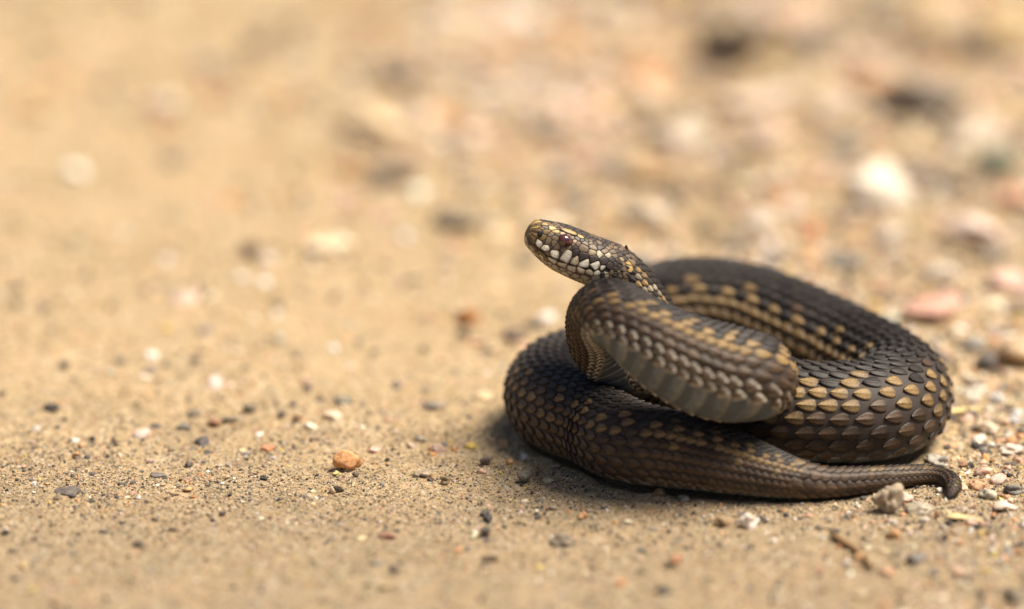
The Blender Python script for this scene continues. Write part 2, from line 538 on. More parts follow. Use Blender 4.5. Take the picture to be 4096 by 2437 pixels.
# arclength: head side is +s, so the tip points to -s
su = s0[:, None, None] + (0.5 - A_) * (Ls / str_c)[:, None, None] + 0 * B_
pu = f0[:, None, None] + B_ * HW * (Ws / Rs)[:, None, None]
comp = np.clip((0.95 - st) * 1.6, 0, 0.8)
zn2 = (IT[:, 8] == 2)
lift = np.where(zn2, 0.045 + 0.02 * comp, (0.060 + 0.08 * comp) * np.where(IT[:, 5] > 9.5, .45, 1.0))
lift = np.where(IT[:, 8] == 0, 0.11, lift)[:, None, None] * Rs[:, None, None]
hh = -0.010 * Rs[:, None, None] + lift * (A_ ** 1.1) * (1 - 0.25 * B_ ** 2) + 0.011 * Rs[:, None, None] * (1 - B_ ** 2) * np.sin(np.pi * np.clip(A_ * 1.0, 0, 1)) ** 0.6
hh = hh + 0.014 * Rs[:, None, None] * (np.abs(B_) < 0.01) * np.clip(A_ * 4, 0, 1) * (A_ < 0.98)
skirt = ((np.abs(B_) > 0.99) | (np.arange(na)[None, :, None] == na - 1))
hh = np.where(skirt & (HW > 0), np.minimum(hh - 0.030 * Rs[:, None, None], 0.25 * hh), hh)
Vs = surf(su, pu, hh)

GS_P = [0, 10, 14, 16, 22, 26, 32, 40, NBODY - 15, NBODY - 12.2, NBODY - 10.5, NBODY + 20]
GS_V = [.45, .62, .6, .42, .35, 1.1, .75, .72, 1.0, .95, .35, .3]
def scale_color(it):
    c, q = scale_color0(it)
    g = float(np.interp(np.interp(it[0], SMP, SPAR), GS_P, GS_V)) if it[8] == 1 else 1.0
    if c[0] > BROWN[0] * 1.25 and g < 1:
        c = BROWN * 1.1 * (1 - g) + c * g
        if g < .5 and random.random() < .5:
            c = BROWN * random.uniform(.7, 1.1)
    return c, q

def scale_color0(it):
    s, phi, L_, W_, r, m, k, side, zone = it
    k = int(k); rnd = random.random
    seg_ = float(np.interp(s, SMP, SPAR))
    fl_ = zone == 1 and s > S_FRONT
    if fl_:
        m = max(0, m - 1.4) if m < 6.5 else max(m, 8.0 if rnd() < .85 else 7.0)
    if zone == 1 and seg_ < 23 and m > 5.4:
        m = max(m, 8.0) if rnd() < .85 else m
    m10 = m if zone == 1 else (m * 2.5 if zone == 0 else m)
    odd = (k // 2 + (0 if side > 0 else 0)) % 2 if False else (k + (0 if side > 0 else 1)) % 2
    front = s > S_FRONT
    j = lambda c, a=0.12: c * random.uniform(1 - a, 1 + a)
    if zone == 0:
        if m10 < 2.5:
            c = DARK * 1.6 if rnd() < .75 else BROWN
        elif m10 < 5:
            c = GOLD * 0.55 if (k // 2) % 2 and rnd() < .8 else BROWN * 0.8
        else:
            c = BROWN * (0.85 if rnd() < .7 else 1.2)
        if s < 0.006:
            c = c * 0.8
        return j(c, .2), c * 0.0 + 1
    if zone == 2 and s > S_HEAD0 - 0.006 and m10 < 8.2:
        c = DARK * random.uniform(1.2, 1.9) if rnd() < .6 else BROWN * random.uniform(.9, 2.0)
        return j(c, .18), 1
    if zone == 2:
        if m10 < 3.4:
            c = DARK * 1.1
        elif m10 < 6.3:
            c = GOLD * 0.95 if rnd() < .6 else DARK * 1.6
            if rnd() < .2: c = CREAM * 0.6
        elif m10 < 8.2:
            c = DARK * 1.5 if rnd() < .75 else BROWN
        else:
            c = CREAM * 0.42 if rnd() < .6 else BROWN
        return j(c, .18), 1
    if m10 < 2.5:
        c = DARK * random.uniform(.8, 1.5)
    elif m10 < 3.5:
        c = (GOLD * 0.75 if rnd() < .75 else BROWN) if (odd and k % 4 < 2) else DARK * random.uniform(.9, 1.5)
    elif m10 < 4.5:
        c = GOLD if odd else DARK * 1.2
    elif m10 < 5.5:
        c = GOLD * 0.95 if rnd() < .92 else BROWN * 0.7
    elif m10 < 6.5:
        c = GOLD * 0.80 if rnd() < .88 else BROWN
    elif m10 < 7.5:
        c = (GOLD * 0.42 + BROWN * 0.5) if rnd() < .4 else BROWN * (.6 if rnd() < .3 else 1.0)
    elif m10 < 9.5:
        c = BROWN * (1.0 if rnd() < .8 else .6)
    else:
        c = BROWN * 1.05
    return j(c, .15), 1

rim = np.clip((np.abs(b_cols)[None, :] - 0.50) / 0.42, 0, 1)
rim = np.maximum(rim, np.clip((0.36 - a_rows[:, None]) / 0.30, 0, 1) * 0.9)
tipf = np.clip((a_rows[:, None] - 0.72) / 0.25, 0, 1) + 0 * rim
keelf = np.exp(-(b_cols[None, :] / 0.2) ** 2) + 0 * rim
cols = np.zeros((n_it, na, nb, 3), np.float32)
for i in range(n_it):
    c, _ = scale_color(items[i])
    it = items[i]
    m10 = it[5] if it[8] == 1 else (it[5] * 2.5 if it[8] == 0 else it[5])
    rimc = c * 0.20 + DARK * 0.10 if c[0] < .2 else c * .12 + BROWN * .25
    kc = c * 0.60
    grid = c[None, None] * (1 - rim[..., None]) + rimc * rim[..., None]
    grid = grid * (1 - 0.5 * keelf[..., None]) + kc * 0.5 * keelf[..., None]
    if it[8] >= 1 and m10 >= 8.6 and (it[0] > S_FRONT or m10 > 9.5):
        pale = (WHITE if it[0] > S_FRONT else CREAM * 0.30) * random.uniform(.85, 1.1)
        q = tipf[..., None] * (1.0 if m10 > 9.5 else 0.55)
        side = np.clip((np.abs(b_cols)[None, :, None] - 0.35) / 0.5, 0, 1) * (0.7 if m10 > 9.5 else .3) * (a_rows[:, None, None] > .3)
        q = np.maximum(q, side)
        grid = grid * (1 - q) + pale * q
    cols[i] = grid
FF = (QF[None] + (np.arange(n_it) * na * nb)[:, None, None]).reshape(-1, 4)
scales = make_mesh("scales", Vs.reshape(-1, 3), FF, M_SCALE, body, cols.reshape(-1, 3))
scales["kind"] = "stuff"

# belly scutes ------------------------------------------------------------------
sc_a = np.array([0, .15, .4, .7, .92, 1.0, 1.0])
sc_b = np.concatenate([[-1.0], np.linspace(-.985, .985, 15), [1.0]])
sq = np.arange(len(sc_a) * len(sc_b)).reshape(len(sc_a), len(sc_b))
SQ = np.stack([sq[:-1, :-1], sq[:-1, 1:], sq[1:, 1:], sq[1:, :-1]], -1).reshape(-1, 4)
sl = []
s = 0.004
while s < S_HEAD0:
    r = float(np.interp(s, SMP, HUP)); p = 0.40 * r
    sl.append((s, p, r)); s += p
sl = np.array(sl)
ns3 = len(sl)
Aq, Bq = sc_a[None, :, None], sc_b[None, None, :]
hb = math.radians(37)
bow = 0.25 * (1 - Bq ** 2)
su = sl[:, 0][:, None, None] + (0.55 - Aq * 1.18 - bow * 0.5) * sl[:, 1][:, None, None]
pu = np.pi + Bq * hb + 0 * su
hq = sl[:, 2][:, None, None] * (-0.010 + 0.022 * Aq ** 1.1) * (1 - 0.15 * Bq ** 2)
sk = (np.abs(Bq) > .99) | (np.arange(len(sc_a))[None, :, None] == len(sc_a) - 1)
hq = np.where(sk, hq - 0.04 * sl[:, 2][:, None, None], hq)
Vq = surf(su, pu, hq)
cq = np.zeros(Vq.shape)
for i in range(ns3):
    base = GREY * random.uniform(.85, 1.15)
    edge = CREAM * 0.50
    e_ = np.clip((np.abs(sc_b) - .72) / .25, 0, 1)[None, :, None] * random.uniform(.3, .9)
    t_ = np.clip((sc_a - .8) / .15, 0, 1)[:, None, None] * .35
    f_ = np.clip(e_ + t_, 0, 1)
    cq[i] = base * (1 - f_) + edge * f_
FQ = (SQ[None] + (np.arange(ns3) * sq.size)[:, None, None]).reshape(-1, 4)
scutes = make_mesh("belly_scutes", Vq.reshape(-1, 3), FQ, M_SCUTE, body, cq.reshape(-1, 3))
scutes["kind"] = "stuff"

# head plates ------------------------------------------------------------------
hs = np.arange(SMP[i_head] - 0.004, SMAX - 0.0002, 0.00015)
hp = np.linspace(-np.pi, np.pi, 361)
HS, HP = np.meshgrid(hs, hp, indexing='ij')
HV = surf(HS, HP)
dS = np.gradient(HV, axis=0); dP = np.gradient(HV, axis=1)
HN = np.cross(dS, dP)
cen = surf(HS[:, :1], HP[:, :1] * 0)  # not used for sign
tmid = CEN[np.clip((HS / DS).astype(int), 0, NS - 1)]
sg = np.sign(((HV - tmid) * HN).sum(-1))
HN = HN * sg[..., None]
facing = ((CAM - HV) * HN).sum(-1) > 0
HPX, HPY = project(HV.reshape(-1, 3))
HPX = np.where(facing.ravel(), HPX, 1e9); HPY = np.where(facing.ravel(), HPY, 1e9)

def head_uv(px, py):
    i = int(np.argmin((HPX - px) ** 2 + (HPY - py) ** 2))
    return float(HS.ravel()[i]), float(HP.ravel()[i])

RH = 0.0078          # metres per radian used for the unwrapped plate layout
ZS = 4.9475          # the tracing below is in a 4.9475 x enlargement with its corner at 2080, 850
def tr(X, Y):
    return head_uv(2080 + X / ZS, 850 + Y / ZS)

OLIVE = np.array([0.25, 0.165, 0.07])
HB = np.array([0.19, 0.135, 0.082])
HD = np.array([0.042, 0.033, 0.028])
HGd = np.array([0.55, 0.36, 0.13])
HL = np.array([0.36, 0.28, 0.17])
CODE = {'G': (HGd, HD * 1.5), 'B': (HB, HD * 1.4), 'D': (HD * 1.5, HD * 0.6), 'W': (np.array([.90, .84, .70]), OLIVE * .8), 'L': (HL * 1.2, HB), 'C': (CREAM * .8, HB * .7),
        'O': (OLIVE, HD * 1.2), 'X': (np.array([.78, .68, .50]), np.array([.15, .065, .025]))}
SEEDS = [
    (185, 330, 55, 'O'), (235, 185, 40, 'O'), (305, 300, 66, 'G'), (470, 230, 76, 'G'), (330, 150, 45, 'G'),
    (330, 430, 52, 'O'), (440, 510, 52, 'O'), (520, 390, 55, 'O'), (405, 320, 36, 'O'), (640, 312, 75, 'G'), (725, 390, 50, 'G'),
    (620, 440, 42, 'B'), (690, 510, 55, 'B'), (545, 580, 52, 'B'), (665, 615, 52, 'B'), (740, 440, 40, 'D'),
    (725, 700, 62, 'B'), (850, 738, 52, 'B'), (965, 700, 50, 'B'), (1048, 650, 36, 'B'), (1088, 580, 42, 'L'), (990, 758, 42, 'D'), (1080, 705, 48, 'D'),
    (255, 520, 60, 'O'), (385, 600, 62, 'W'), (525, 708, 72, 'W'), (690, 822, 88, 'W'), (925, 880, 102, 'W'), (1090, 960, 74, 'C'), (1262, 1020, 94, 'W'), (1478, 1072, 98, 'W'), (1650, 1105, 55, 'W'),
    (465, 590, 30, 'D'), (610, 680, 42, 'D'), (805, 800, 44, 'D'),
    (1095, 800, 66, 'D'), (1260, 720, 108, 'B'), (1440, 690, 82, 'B'), (1250, 870, 100, 'D'), (1425, 800, 80, 'L'), (1455, 922, 94, 'D'), (1660, 960, 94, 'D'),
    (1585, 850, 74, 'C'), (1740, 850, 72, 'C'), (1600, 690, 74, 'D'), (1680, 770, 78, 'B'), (1830, 780, 60, 'B'), (1870, 862, 52, 'B'), (1822, 942, 60, 'D'), (1775, 1060, 80, 'D'), (1935, 950, 45, 'D'),
    (1140, 520, 55, 'D'), (1235, 560, 45, 'D'), (1150, 632, 54, 'B'), (1285, 622, 74, 'B'), (1400, 612, 45, 'B'), (1335, 566, 40, 'D'), (1195, 478, 50, 'G'),
    (285, 690, 60, 'O'), (430, 805, 72, 'O'), (640, 945, 80, 'X'), (830, 1042, 90, 'X'), (1020, 1102, 92, 'X'), (1200, 1160, 84, 'X'), (1370, 1192, 84, 'X'), (1530, 1200, 78, 'W'), (1715, 1185, 50, 'C'),
    (900, 1200, 80, 'C'), (700, 1082, 72, 'C'), (1100, 1262, 80, 'C'), (1290, 1292, 80, 'C'), (520, 935, 52, 'O'), (1500, 1290, 70, 'C'),
    (1000, 300, 70, 'D'), (1250, 420, 55, 'D'), (1420, 530, 55, 'D'), (1560, 600, 50, 'B'), (850, 250, 75, 'D'), (600, 180, 60, 'D'),
    # not drawn: the mouth line
    *[(float(np.interp(t, np.linspace(0, 1, 8), [230, 310, 430, 560, 760, 1000, 1300, 1720])), float(np.interp(t, np.linspace(0, 1, 8), [610, 690, 775, 862, 960, 1040, 1110, 1160])), 13, 'M') for t in np.linspace(0, 1, 42)],
    # not drawn: eye and eyebrow plate
    (905, 560, 135, None), (830, 350, 46, None), (915, 375, 48, None), (1000, 405, 48, None), (1080, 440, 42, None),
]
side = 1.0 if head_uv(2262, 962)[1] > 0 else -1.0
pts, rad, code, mir = [], [], [], []
px_to_m = K / ZS
for X, Y, rr_, c_ in SEEDS:
    s_, p_ = tr(X, Y)
    pts.append((s_, p_ * side * RH)); rad.append(rr_ * px_to_m * 1.0); code.append(c_)
for u_, a_, r_, c_ in ((.0012, .45, .0013, 'B'), (.0012, 1.25, .0013, 'O'), (.0012, 2.0, .0013, 'B'), (.0012, 2.75, .0013, 'C')):
    pts.append((SMAX - u_, a_ * RH)); rad.append(r_); code.append(c_)
# fill the rest of one side with small scales
S_A = SMP[int(np.searchsorted(SPAR, NBODY + 0.2))]
hexs = 0.00150
row = 0
y_ = 0.00075
while y_ < np.pi * RH:
    x_ = S_A + (hexs / 2 if row % 2 else 0)
    while x_ < SMAX - 0.0006:
        q = (x_ + random.gauss(0, .00012), y_ + random.gauss(0, .00012))
        ok = all(math.hypot(q[0] - p[0], q[1] - p[1]) > rad_ + 0.00042 for p, rad_ in zip(pts[:len(SEEDS)], rad[:len(SEEDS)]))
        if x_ > SMAX - 0.0024: ok = False
        if ok and x_ > SMAX - 0.0040:
            kx = float(np.interp(x_, SMP, WID)) / RH
            ok = all(math.hypot(q[0] - p[0], (q[1] - p[1]) * kx) > 0.0012 for p in pts)
        if ok:
            pts.append(q); rad.append(0.0007)
            a = y_ / RH
            u = (x_ - S_A) / (SMAX - S_A)
            if a < 0.9:
                c_ = 'D' if random.random() < .68 else 'B'
                if u > .85: c_ = 'O' if random.random() < .5 else 'D'
            elif a < 1.5:
                c_ = random.choice(['B', 'D', 'B', 'L', 'G'])
            elif a < 2.1:
                c_ = random.choice(['D', 'D', 'B', 'O', 'C'])
            else:
                c_ = random.choice(['C', 'C', 'O', 'X'])
            code.append(c_)
        x_ += hexs
    y_ += hexs * 0.87
    row += 1
pts = np.array(pts); rad = np.array(rad)
# mirror copies along the midlines keep the cells closed there
gp = np.vstack([pts, pts * [1, -1], pts * [1, -1] + [0, 2 * np.pi * RH]])
gr = np.tile(rad, 3)
gcode = list(code) * 3

def clip_poly(poly, n, d):
    out = []
    for i in range(len(poly)):
        a, b = poly[i], poly[(i + 1) % len(poly)]
        da, db = np.dot(a, n) - d, np.dot(b, n) - d
        if da <= 0: out.append(a)
        if (da < 0 < db) or (db < 0 < da):
            out.append(a + (b - a) * (da / (da - db)))
    return out

def chaikin(poly):
    o = []
    for i in range(len(poly)):
        a, b = poly[i], poly[(i + 1) % len(poly)]
        o += [a * .85 + b * .15, a * .15 + b * .85]
    return o

HVs, HFs, HCs = [], [], []
hoff = 0
def add_plate(poly, cmid, crim, hgt, white_dark=None, below=False):
    """a domed plate over the head surface from an outline in (s, phi*RH)"""
    global hoff
    poly = np.array(poly)
    c = poly.mean(0)
    n = len(poly)
    size = np.linalg.norm(poly - c, axis=1).mean()
    gap = min(0.16, 0.000034 / max(size, 1e-6))
    rings = [(1 - gap, -0.00012, 1.0), (1 - gap * 1.2, hgt * .62, .95), (1 - gap - .13, hgt * .98, .45), (0.60, hgt * 1.08, 0.0)]
    for sg_ in (1, -1):
        vs_, cs_ = [], []
        for f, h, cr in rings:
            q = c + (poly - c) * f
            vs_.append(surf(q[:, 0], q[:, 1] / RH * side * sg_, np.full(n, h)))
            col = cmid * (1 - cr) + crim * cr
            cl = np.tile(col, (n, 1))
            if white_dark is not None:
                w = np.clip((((q[:, 1] - c[1]) / size if below else (c[0] - q[:, 0]) / size) - (.0 if below else .35)) * 2.2, 0, 1)[:, None]
                cl = cl * (1 - w) + white_dark * w
            cs_.append(cl)
        vs_.append(surf(c[None, 0], c[None, 1] / RH * side * sg_, np.array([hgt * 1.2])))
        cs_.append(cmid[None])
        Vp = np.vstack(vs_)
        for k in range(3):
            a = np.arange(n) + k * n
            b = np.roll(np.arange(n), -1) + k * n
            HFs.append(('q', np.stack([a, b, b + n, a + n], 1) + hoff))
        a = np.arange(n) + 3 * n
        b = np.roll(np.arange(n), -1) + 3 * n
        HFs.append(('t', np.stack([a, b, np.full(n, 4 * n)], 1) + hoff))
        HVs.append(Vp); HCs.append(np.vstack(cs_)); hoff += len(Vp)

for i in range(len(pts)):
    if code[i] is None or code[i] == 'M': continue
    p = pts[i]
    lim = min(rad[i] * 2.3, 0.0032)
    t = np.linspace(0, 2 * np.pi, 13)[:-1]
    poly = [p + lim * np.array([math.cos(a), math.sin(a)]) for a in t]
    m_done = False
    for j in np.argsort(((gp - p) ** 2).sum(1))[:40]:
        if j == i: continue
        dv = gp[j] - p
        L2 = float(dv @ dv)
        if L2 < 1e-14: continue
        dd = (L2 + rad[i] ** 2 - gr[j] ** 2) / 2
        if gcode[j] == 'M':                      # only the nearest bit of the mouth line bounds a plate
            if m_done: continue
            m_done = True
            dd = L2 - gr[j] * math.sqrt(L2)
        nn = dv / math.sqrt(L2)
        poly = clip_poly(poly, nn, float(p @ nn) + dd / math.sqrt(L2))
        if len(poly) < 3: break
    if len(poly) < 3: continue
    poly = chaikin(poly)
    cm, cr = CODE[code[i]]
    jj = random.uniform(.82, 1.18)
    wd = HD if code[i] == 'W' else (np.array([.13, .055, .022])) if code[i] == 'X' else (HB if code[i] == 'C' else None)
    add_plate(poly, cm * jj, cr, 0.00016 if rad[i] < .0009 else 0.00022, wd, code[i] == 'X')
# eyebrow plate, traced
brow = [np.array([tr(X, Y)[0], tr(X, Y)[1] * side * RH]) for X, Y in [(765, 322), (850, 322), (1000, 372), (1100, 412), (1135, 447), (1105, 476), (1000, 448), (860, 398), (790, 352)]]
add_plate(brow, HGd * .8, HD * 1.6, 0.00050)
HQ = np.vstack([f for t, f in HFs if t == 'q']); HT = np.vstack([f for t, f in HFs if t == 't'])
head_scales = make_mesh("head_scales", np.vstack(HVs), [HQ, HT], M_HEAD, body, np.vstack(HCs))
head_scales["kind"] = "stuff"

# eyes and nostrils ------------------------------------------------------------------
def ico(sub):
    bm = bmesh.new()
    bmesh.ops.create_icosphere(bm, subdivisions=sub, radius=1.0)
    v = np.array([x.co[:] for x in bm.verts]); f = np.array([[q.index for q in p.verts] for p in bm.faces])
    bm.free()
    return v, f
IV4, IF4 = ico(4)
IV3, IF3 = ico(3)
IV2, IF2 = ico(2)
IV1, IF1 = ico(1)
es, ep = head_uv(2263, 962)
for sg_ in (1, -1):
    ph_ = ep * sg_
    c0 = surf(np.array([es]), np.array([ph_]))[0]
    i = int(es / DS)
    cenl = CEN[i]
    out = surf(np.array([es]), np.array([ph_]), np.array([0.001]))[0] - c0
    out /= np.linalg.norm(out)
    tt = TAN[i]
    upv = np.cross(out, tt); upv /= np.linalg.norm(upv)
    if upv[2] < 0: upv = -upv
    fw = np.cross(upv, out)
    R_ = 0.00225
    c0 = c0 - out * R_ * 0.42
    Q = IV4
    Vw = c0 + R_ * (Q[:, :1] * fw * 1.04 + Q[:, 1:2] * upv * 0.92 + Q[:, 2:3] * out)
    ang = np.hypot(Q[:, 0], Q[:, 1])
    iris = np.array([0.16, 0.036, 0.026]); edge_ = np.array([0.030, 0.012, 0.012])
    streak = 0.75 + 0.5 * hashnoise2(np.arctan2(Q[:, 1], Q[:, 0]) * 6, ang * 3, 9)
    w = np.clip((ang - .62) / .3, 0, 1)[:, None]
    ec = (iris * np.clip(streak, .3, 1.4)[:, None]) * (1 - w) + edge_ * w
    eye = make_mesh("eye", Vw, IF4, M_EYE, snake, ec)
    # slit pupil, a thin lens just proud of the eyeball
    mk = (np.abs(Q[:, 0]) < 0.17 * np.sqrt(np.clip(1 - (Q[:, 1] / .72) ** 2, 0, 1))) & (np.abs(Q[:, 1]) < .72) & (Q[:, 2] > 0)
    tpu = np.linspace(0, 2 * np.pi, 25)[:-1]
    ring = []
    for f_ in (1.0, .5):
        a_, b_ = 0.19 * np.sign(np.cos(tpu)) * np.abs(np.cos(tpu)) ** 1.0 * f_, 0.68 * np.sin(tpu) * f_
        zc = np.sqrt(np.clip(1 - a_ ** 2 - b_ ** 2, 0, 1))
        ring.append(c0 + R_ * 1.004 * (a_[:, None] * fw * 1.04 + b_[:, None] * upv * .92 + zc[:, None] * out))
    ring.append((c0 + R_ * 1.004 * out)[None])
    a = np.arange(24); b = np.roll(a, -1)
    make_mesh("pupil", np.vstack(ring), [np.stack([a, b, b + 24, a + 24], 1), np.stack([a + 24, b + 24, np.full(24, 48)], 1)], M_EYE, eye, np.tile([0.006, 0.008, 0.016], (49, 1)))
nsx, npx = tr(400, 425)
for sg_ in (1, -1):
    c0 = surf(np.array([nsx]), np.array([npx * sg_]))[0]
    out = surf(np.array([nsx]), np.array([npx * sg_]), np.array([0.001]))[0] - c0
    out /= np.linalg.norm(out)
    fw = TAN[int(nsx / DS)]; fw = fw - (fw @ out) * out; fw /= np.linalg.norm(fw)
    upv = np.cross(out, fw)
    Vw = c0 + out * 0.00022 + 0.00095 * (IV2[:, :1] * fw + IV2[:, 1:2] * upv * 1.05) + 0.00022 * IV2[:, 2:3] * out
    make_mesh("nostril", Vw, IF2, M_SKIN, snake, np.tile([0.006, 0.005, 0.004], (len(Vw), 1)))

# ------------------------------------------------------------------ stones
def rock_shape(iv, seed, rough=0.22, flat=1.0):
    r = np.random.default_rng(seed)
    v = iv.copy()
    d = np.ones(len(v))
    for k, amp in ((1.1, .5), (2.3, .3), (4.7, .16)):
        for _ in range(3):
            w = r.normal(size=3); w *= k / np.linalg.norm(w)
            d += rough * amp * np.sin(v @ w * 2.0 + r.uniform(0, 6.28))
    for _ in range(5):                      # a few broken faces
        w = r.normal(size=3); w /= np.linalg.norm(w)
        lim = r.uniform(.62, .92)
        t = (v * d[:, None]) @ w
        d = np.where(t > lim, d * (lim + 0.25 * (t - lim)) / np.maximum(t, 1e-6), d)
    v = v * d[:, None]
    v[:, 2] *= flat
    return v

SNAKE_C = CEN[::20]; SNAKE_R = HUP[::20]
low = SNAKE_C[:, 2] - SNAKE_R < 0.004
SC_, SR_ = SNAKE_C[low], SNAKE_R[low]
def bank(x, y):
    """sand pushed up in an uneven rim along the coils, hollow beneath them"""
    xs, ys = np.ravel(x), np.ravel(y)
    out = np.zeros(len(xs))
    near_ = np.where((xs > -.02) & (xs < .15) & (ys > -.05) & (ys < .15))[0]
    for a in range(0, len(near_), 4000):
        q = near_[a:a + 4000]
        d = (np.hypot(xs[q, None] - SC_[None, :, 0], ys[q, None] - SC_[None, :, 1]) - SR_[None] * .62).min(1)
        n_ = .55 + .6 * hashnoise2(xs[q] / .006, ys[q] / .006, 71)
        out[q] = .0013 * np.clip(n_, 0, 1.3) * np.exp(-((d - .0012) / .0022) ** 2) - .0009 * np.clip(-d / .003, 0, 1)
    return out.reshape(np.shape(x))
BANK[0] = bank
GZ2 = ground_h(GX, GY)
ground.data.vertices.foreach_set("co", np.stack([GX, GY, GZ2], -1).reshape(-1).astype(np.float32))
ground.data.update()

def clear_of_snake(x, y, marg=0.0):
    """true where a stone of radius marg does not touch the coils on the ground"""
    ok = np.ones(len(x), bool)
    for a in range(0, len(x), 4000):
        dx = x[a:a + 4000, None] - SC_[None, :, 0]; dy = y[a:a + 4000, None] - SC_[None, :, 1]
        m_ = marg[a:a + 4000, None] if np.ndim(marg) else marg
        ok[a:a + 4000] = (np.hypot(dx, dy) > SR_[None] * 0.80 + m_).all(1)
    return ok

def rocks_merged(name, iv, ifc, xy, size, colr, mat, nvar=10, flat=.75, sink=.35, seed=0):
    r = np.random.default_rng(seed)
    var = [rock_shape(iv, seed * 100 + k, .45) for k in range(nvar)]
    var = np.array(var)
    n = len(size)
    k = r.integers(0, nvar, n)
    v = var[k]
    az = r.uniform(0, 6.283, n); tl = r.uniform(-.5, .5, n)
    ca, sa, ct, st_ = np.cos(az), np.sin(az), np.cos(tl), np.sin(tl)
    v = v * np.stack([r.uniform(.8, 1.35, n), r.uniform(.7, 1.1, n), r.uniform(.5, 1.0, n) * flat / .75], 1)[:, None]
    x, y, z = v[..., 0], v[..., 1] * ct[:, None] - v[..., 2] * st_[:, None], v[..., 1] * st_[:, None] + v[..., 2] * ct[:, None]
    X = x * ca[:, None] - y * sa[:, None]; Y = x * sa[:, None] + y * ca[:, None]
    P = np.stack([X, Y, z], -1) * size[:, None, None]
    P[..., 0] += xy[:, 0, None]; P[..., 1] += xy[:, 1, None]
    P[..., 2] += (ground_h(xy[:, 0], xy[:, 1]) + size * sink)[:, None]
    F = (ifc[None] + (np.arange(n) * len(iv))[:, None, None]).reshape(-1, 3)
    C = np.repeat(colr[:, None], len(iv), 1).reshape(-1, 3)
    o = make_mesh(name, P.reshape(-1, 3), F, mat, None, C, smooth=False)
    o["kind"] = "stuff"
    return o

PAL = np.array([[.50, .38, .22], [.56, .44, .27], [.42, .32, .20], [.60, .50, .36], [.33, .27, .20], [.06, .055, .05], [.10, .09, .08], [.22, .20, .18],
                [.52, .25, .10], [.58, .32, .16], [.62, .38, .27], [.70, .50, .40], [.72, .64, .52], [.80, .74, .66], [.60, .44, .12], [.30, .16, .10]])
W_SAND = np.array([20, 18, 12, 10, 6, 18, 12, 5, 2, 3, 2, 2, 5, 3, 2, 1.]); W_SAND /= W_SAND.sum()
W_GRAV = np.array([8, 8, 6, 8, 6, 5, 6, 9, 4, 6, 8, 9, 8, 6, 2, 3.]); W_GRAV /= W_GRAV.sum()
def pick(n, w, r):
    c = PAL[r.choice(len(PAL), n, p=w)]
    return np.clip(c * r.uniform(.75, 1.2, (n, 1)) * r.uniform(.94, 1.06, (n, 3)), .01, .85)

def right_mask(x, y):
    """gravel thickens towards the right-hand side of the ground"""
    edge = 0.075 - 0.35 * np.clip(y, -0.05, 0.4)
    return 1 / (1 + np.exp(-(x - edge + 0.02 * hashnoise2(x / .05, y / .05, 21)) / 0.022))

# single pebbles ------------------------------------------------------------------
def pebble(px, py, w, h, colr, label, group=None, iv=IV3, ifc=IF3, seed=None, rough=.4, name="pebble", rz=None, depth=0.85, spread=.18):
    """px,py = middle of the stone in photo pixels, w,h = its size in photo pixels there"""
    p = at_z(px, py + h * 0.45, 0.0)
    k = K * depth_of(p) / D
    g_ = 1.0 if w < 140 else 1.18
    W2, H2 = w * k / 2 * g_, h * k / 2 * g_
    zc = H2 * (0.88 if w >= 140 or h > .7 * w else 0.55)
    seed = int(px * 7 + py * 13) if seed is None else seed
    v = rock_shape(iv, seed, rough)
    v = v / np.abs(v).max(0)
    a = 0.0 if rz is None else rz
    V = np.stack([v[:, 0] * W2, v[:, 1] * W2 * depth, v[:, 2] * H2 * 1.05], 1)
    ca, sa = math.cos(a), math.sin(a)
    V = np.stack([V[:, 0] * ca - V[:, 2] * sa, V[:, 1], V[:, 0] * sa + V[:, 2] * ca], 1)
    rr_ = np.random.default_rng(seed)
    c = np.array(colr)
    w_ = rr_.normal(size=3)
    t = np.clip(.5 + .9 * (v @ w_) / 2 + .25 * np.sin(v @ rr_.normal(size=3) * 4), 0, 1)[:, None]
    c = c * .86 + np.array([.50, .38, .24]) * .14          # dusted with sand
    cc_ = c * (1 - spread) * (1 - t) + np.clip(c * (1 + spread), 0, .9) * t
    o = make_mesh(name, V, ifc, M_ROCK, None, cc_)
    o.location = (p[0], p[1] + W2 * depth * 0.25, float(ground_h(p[0], p[1])) + zc * 0.9)
    tag(o, label, "pebble" if name == "pebble" else "stone", group)
    return o

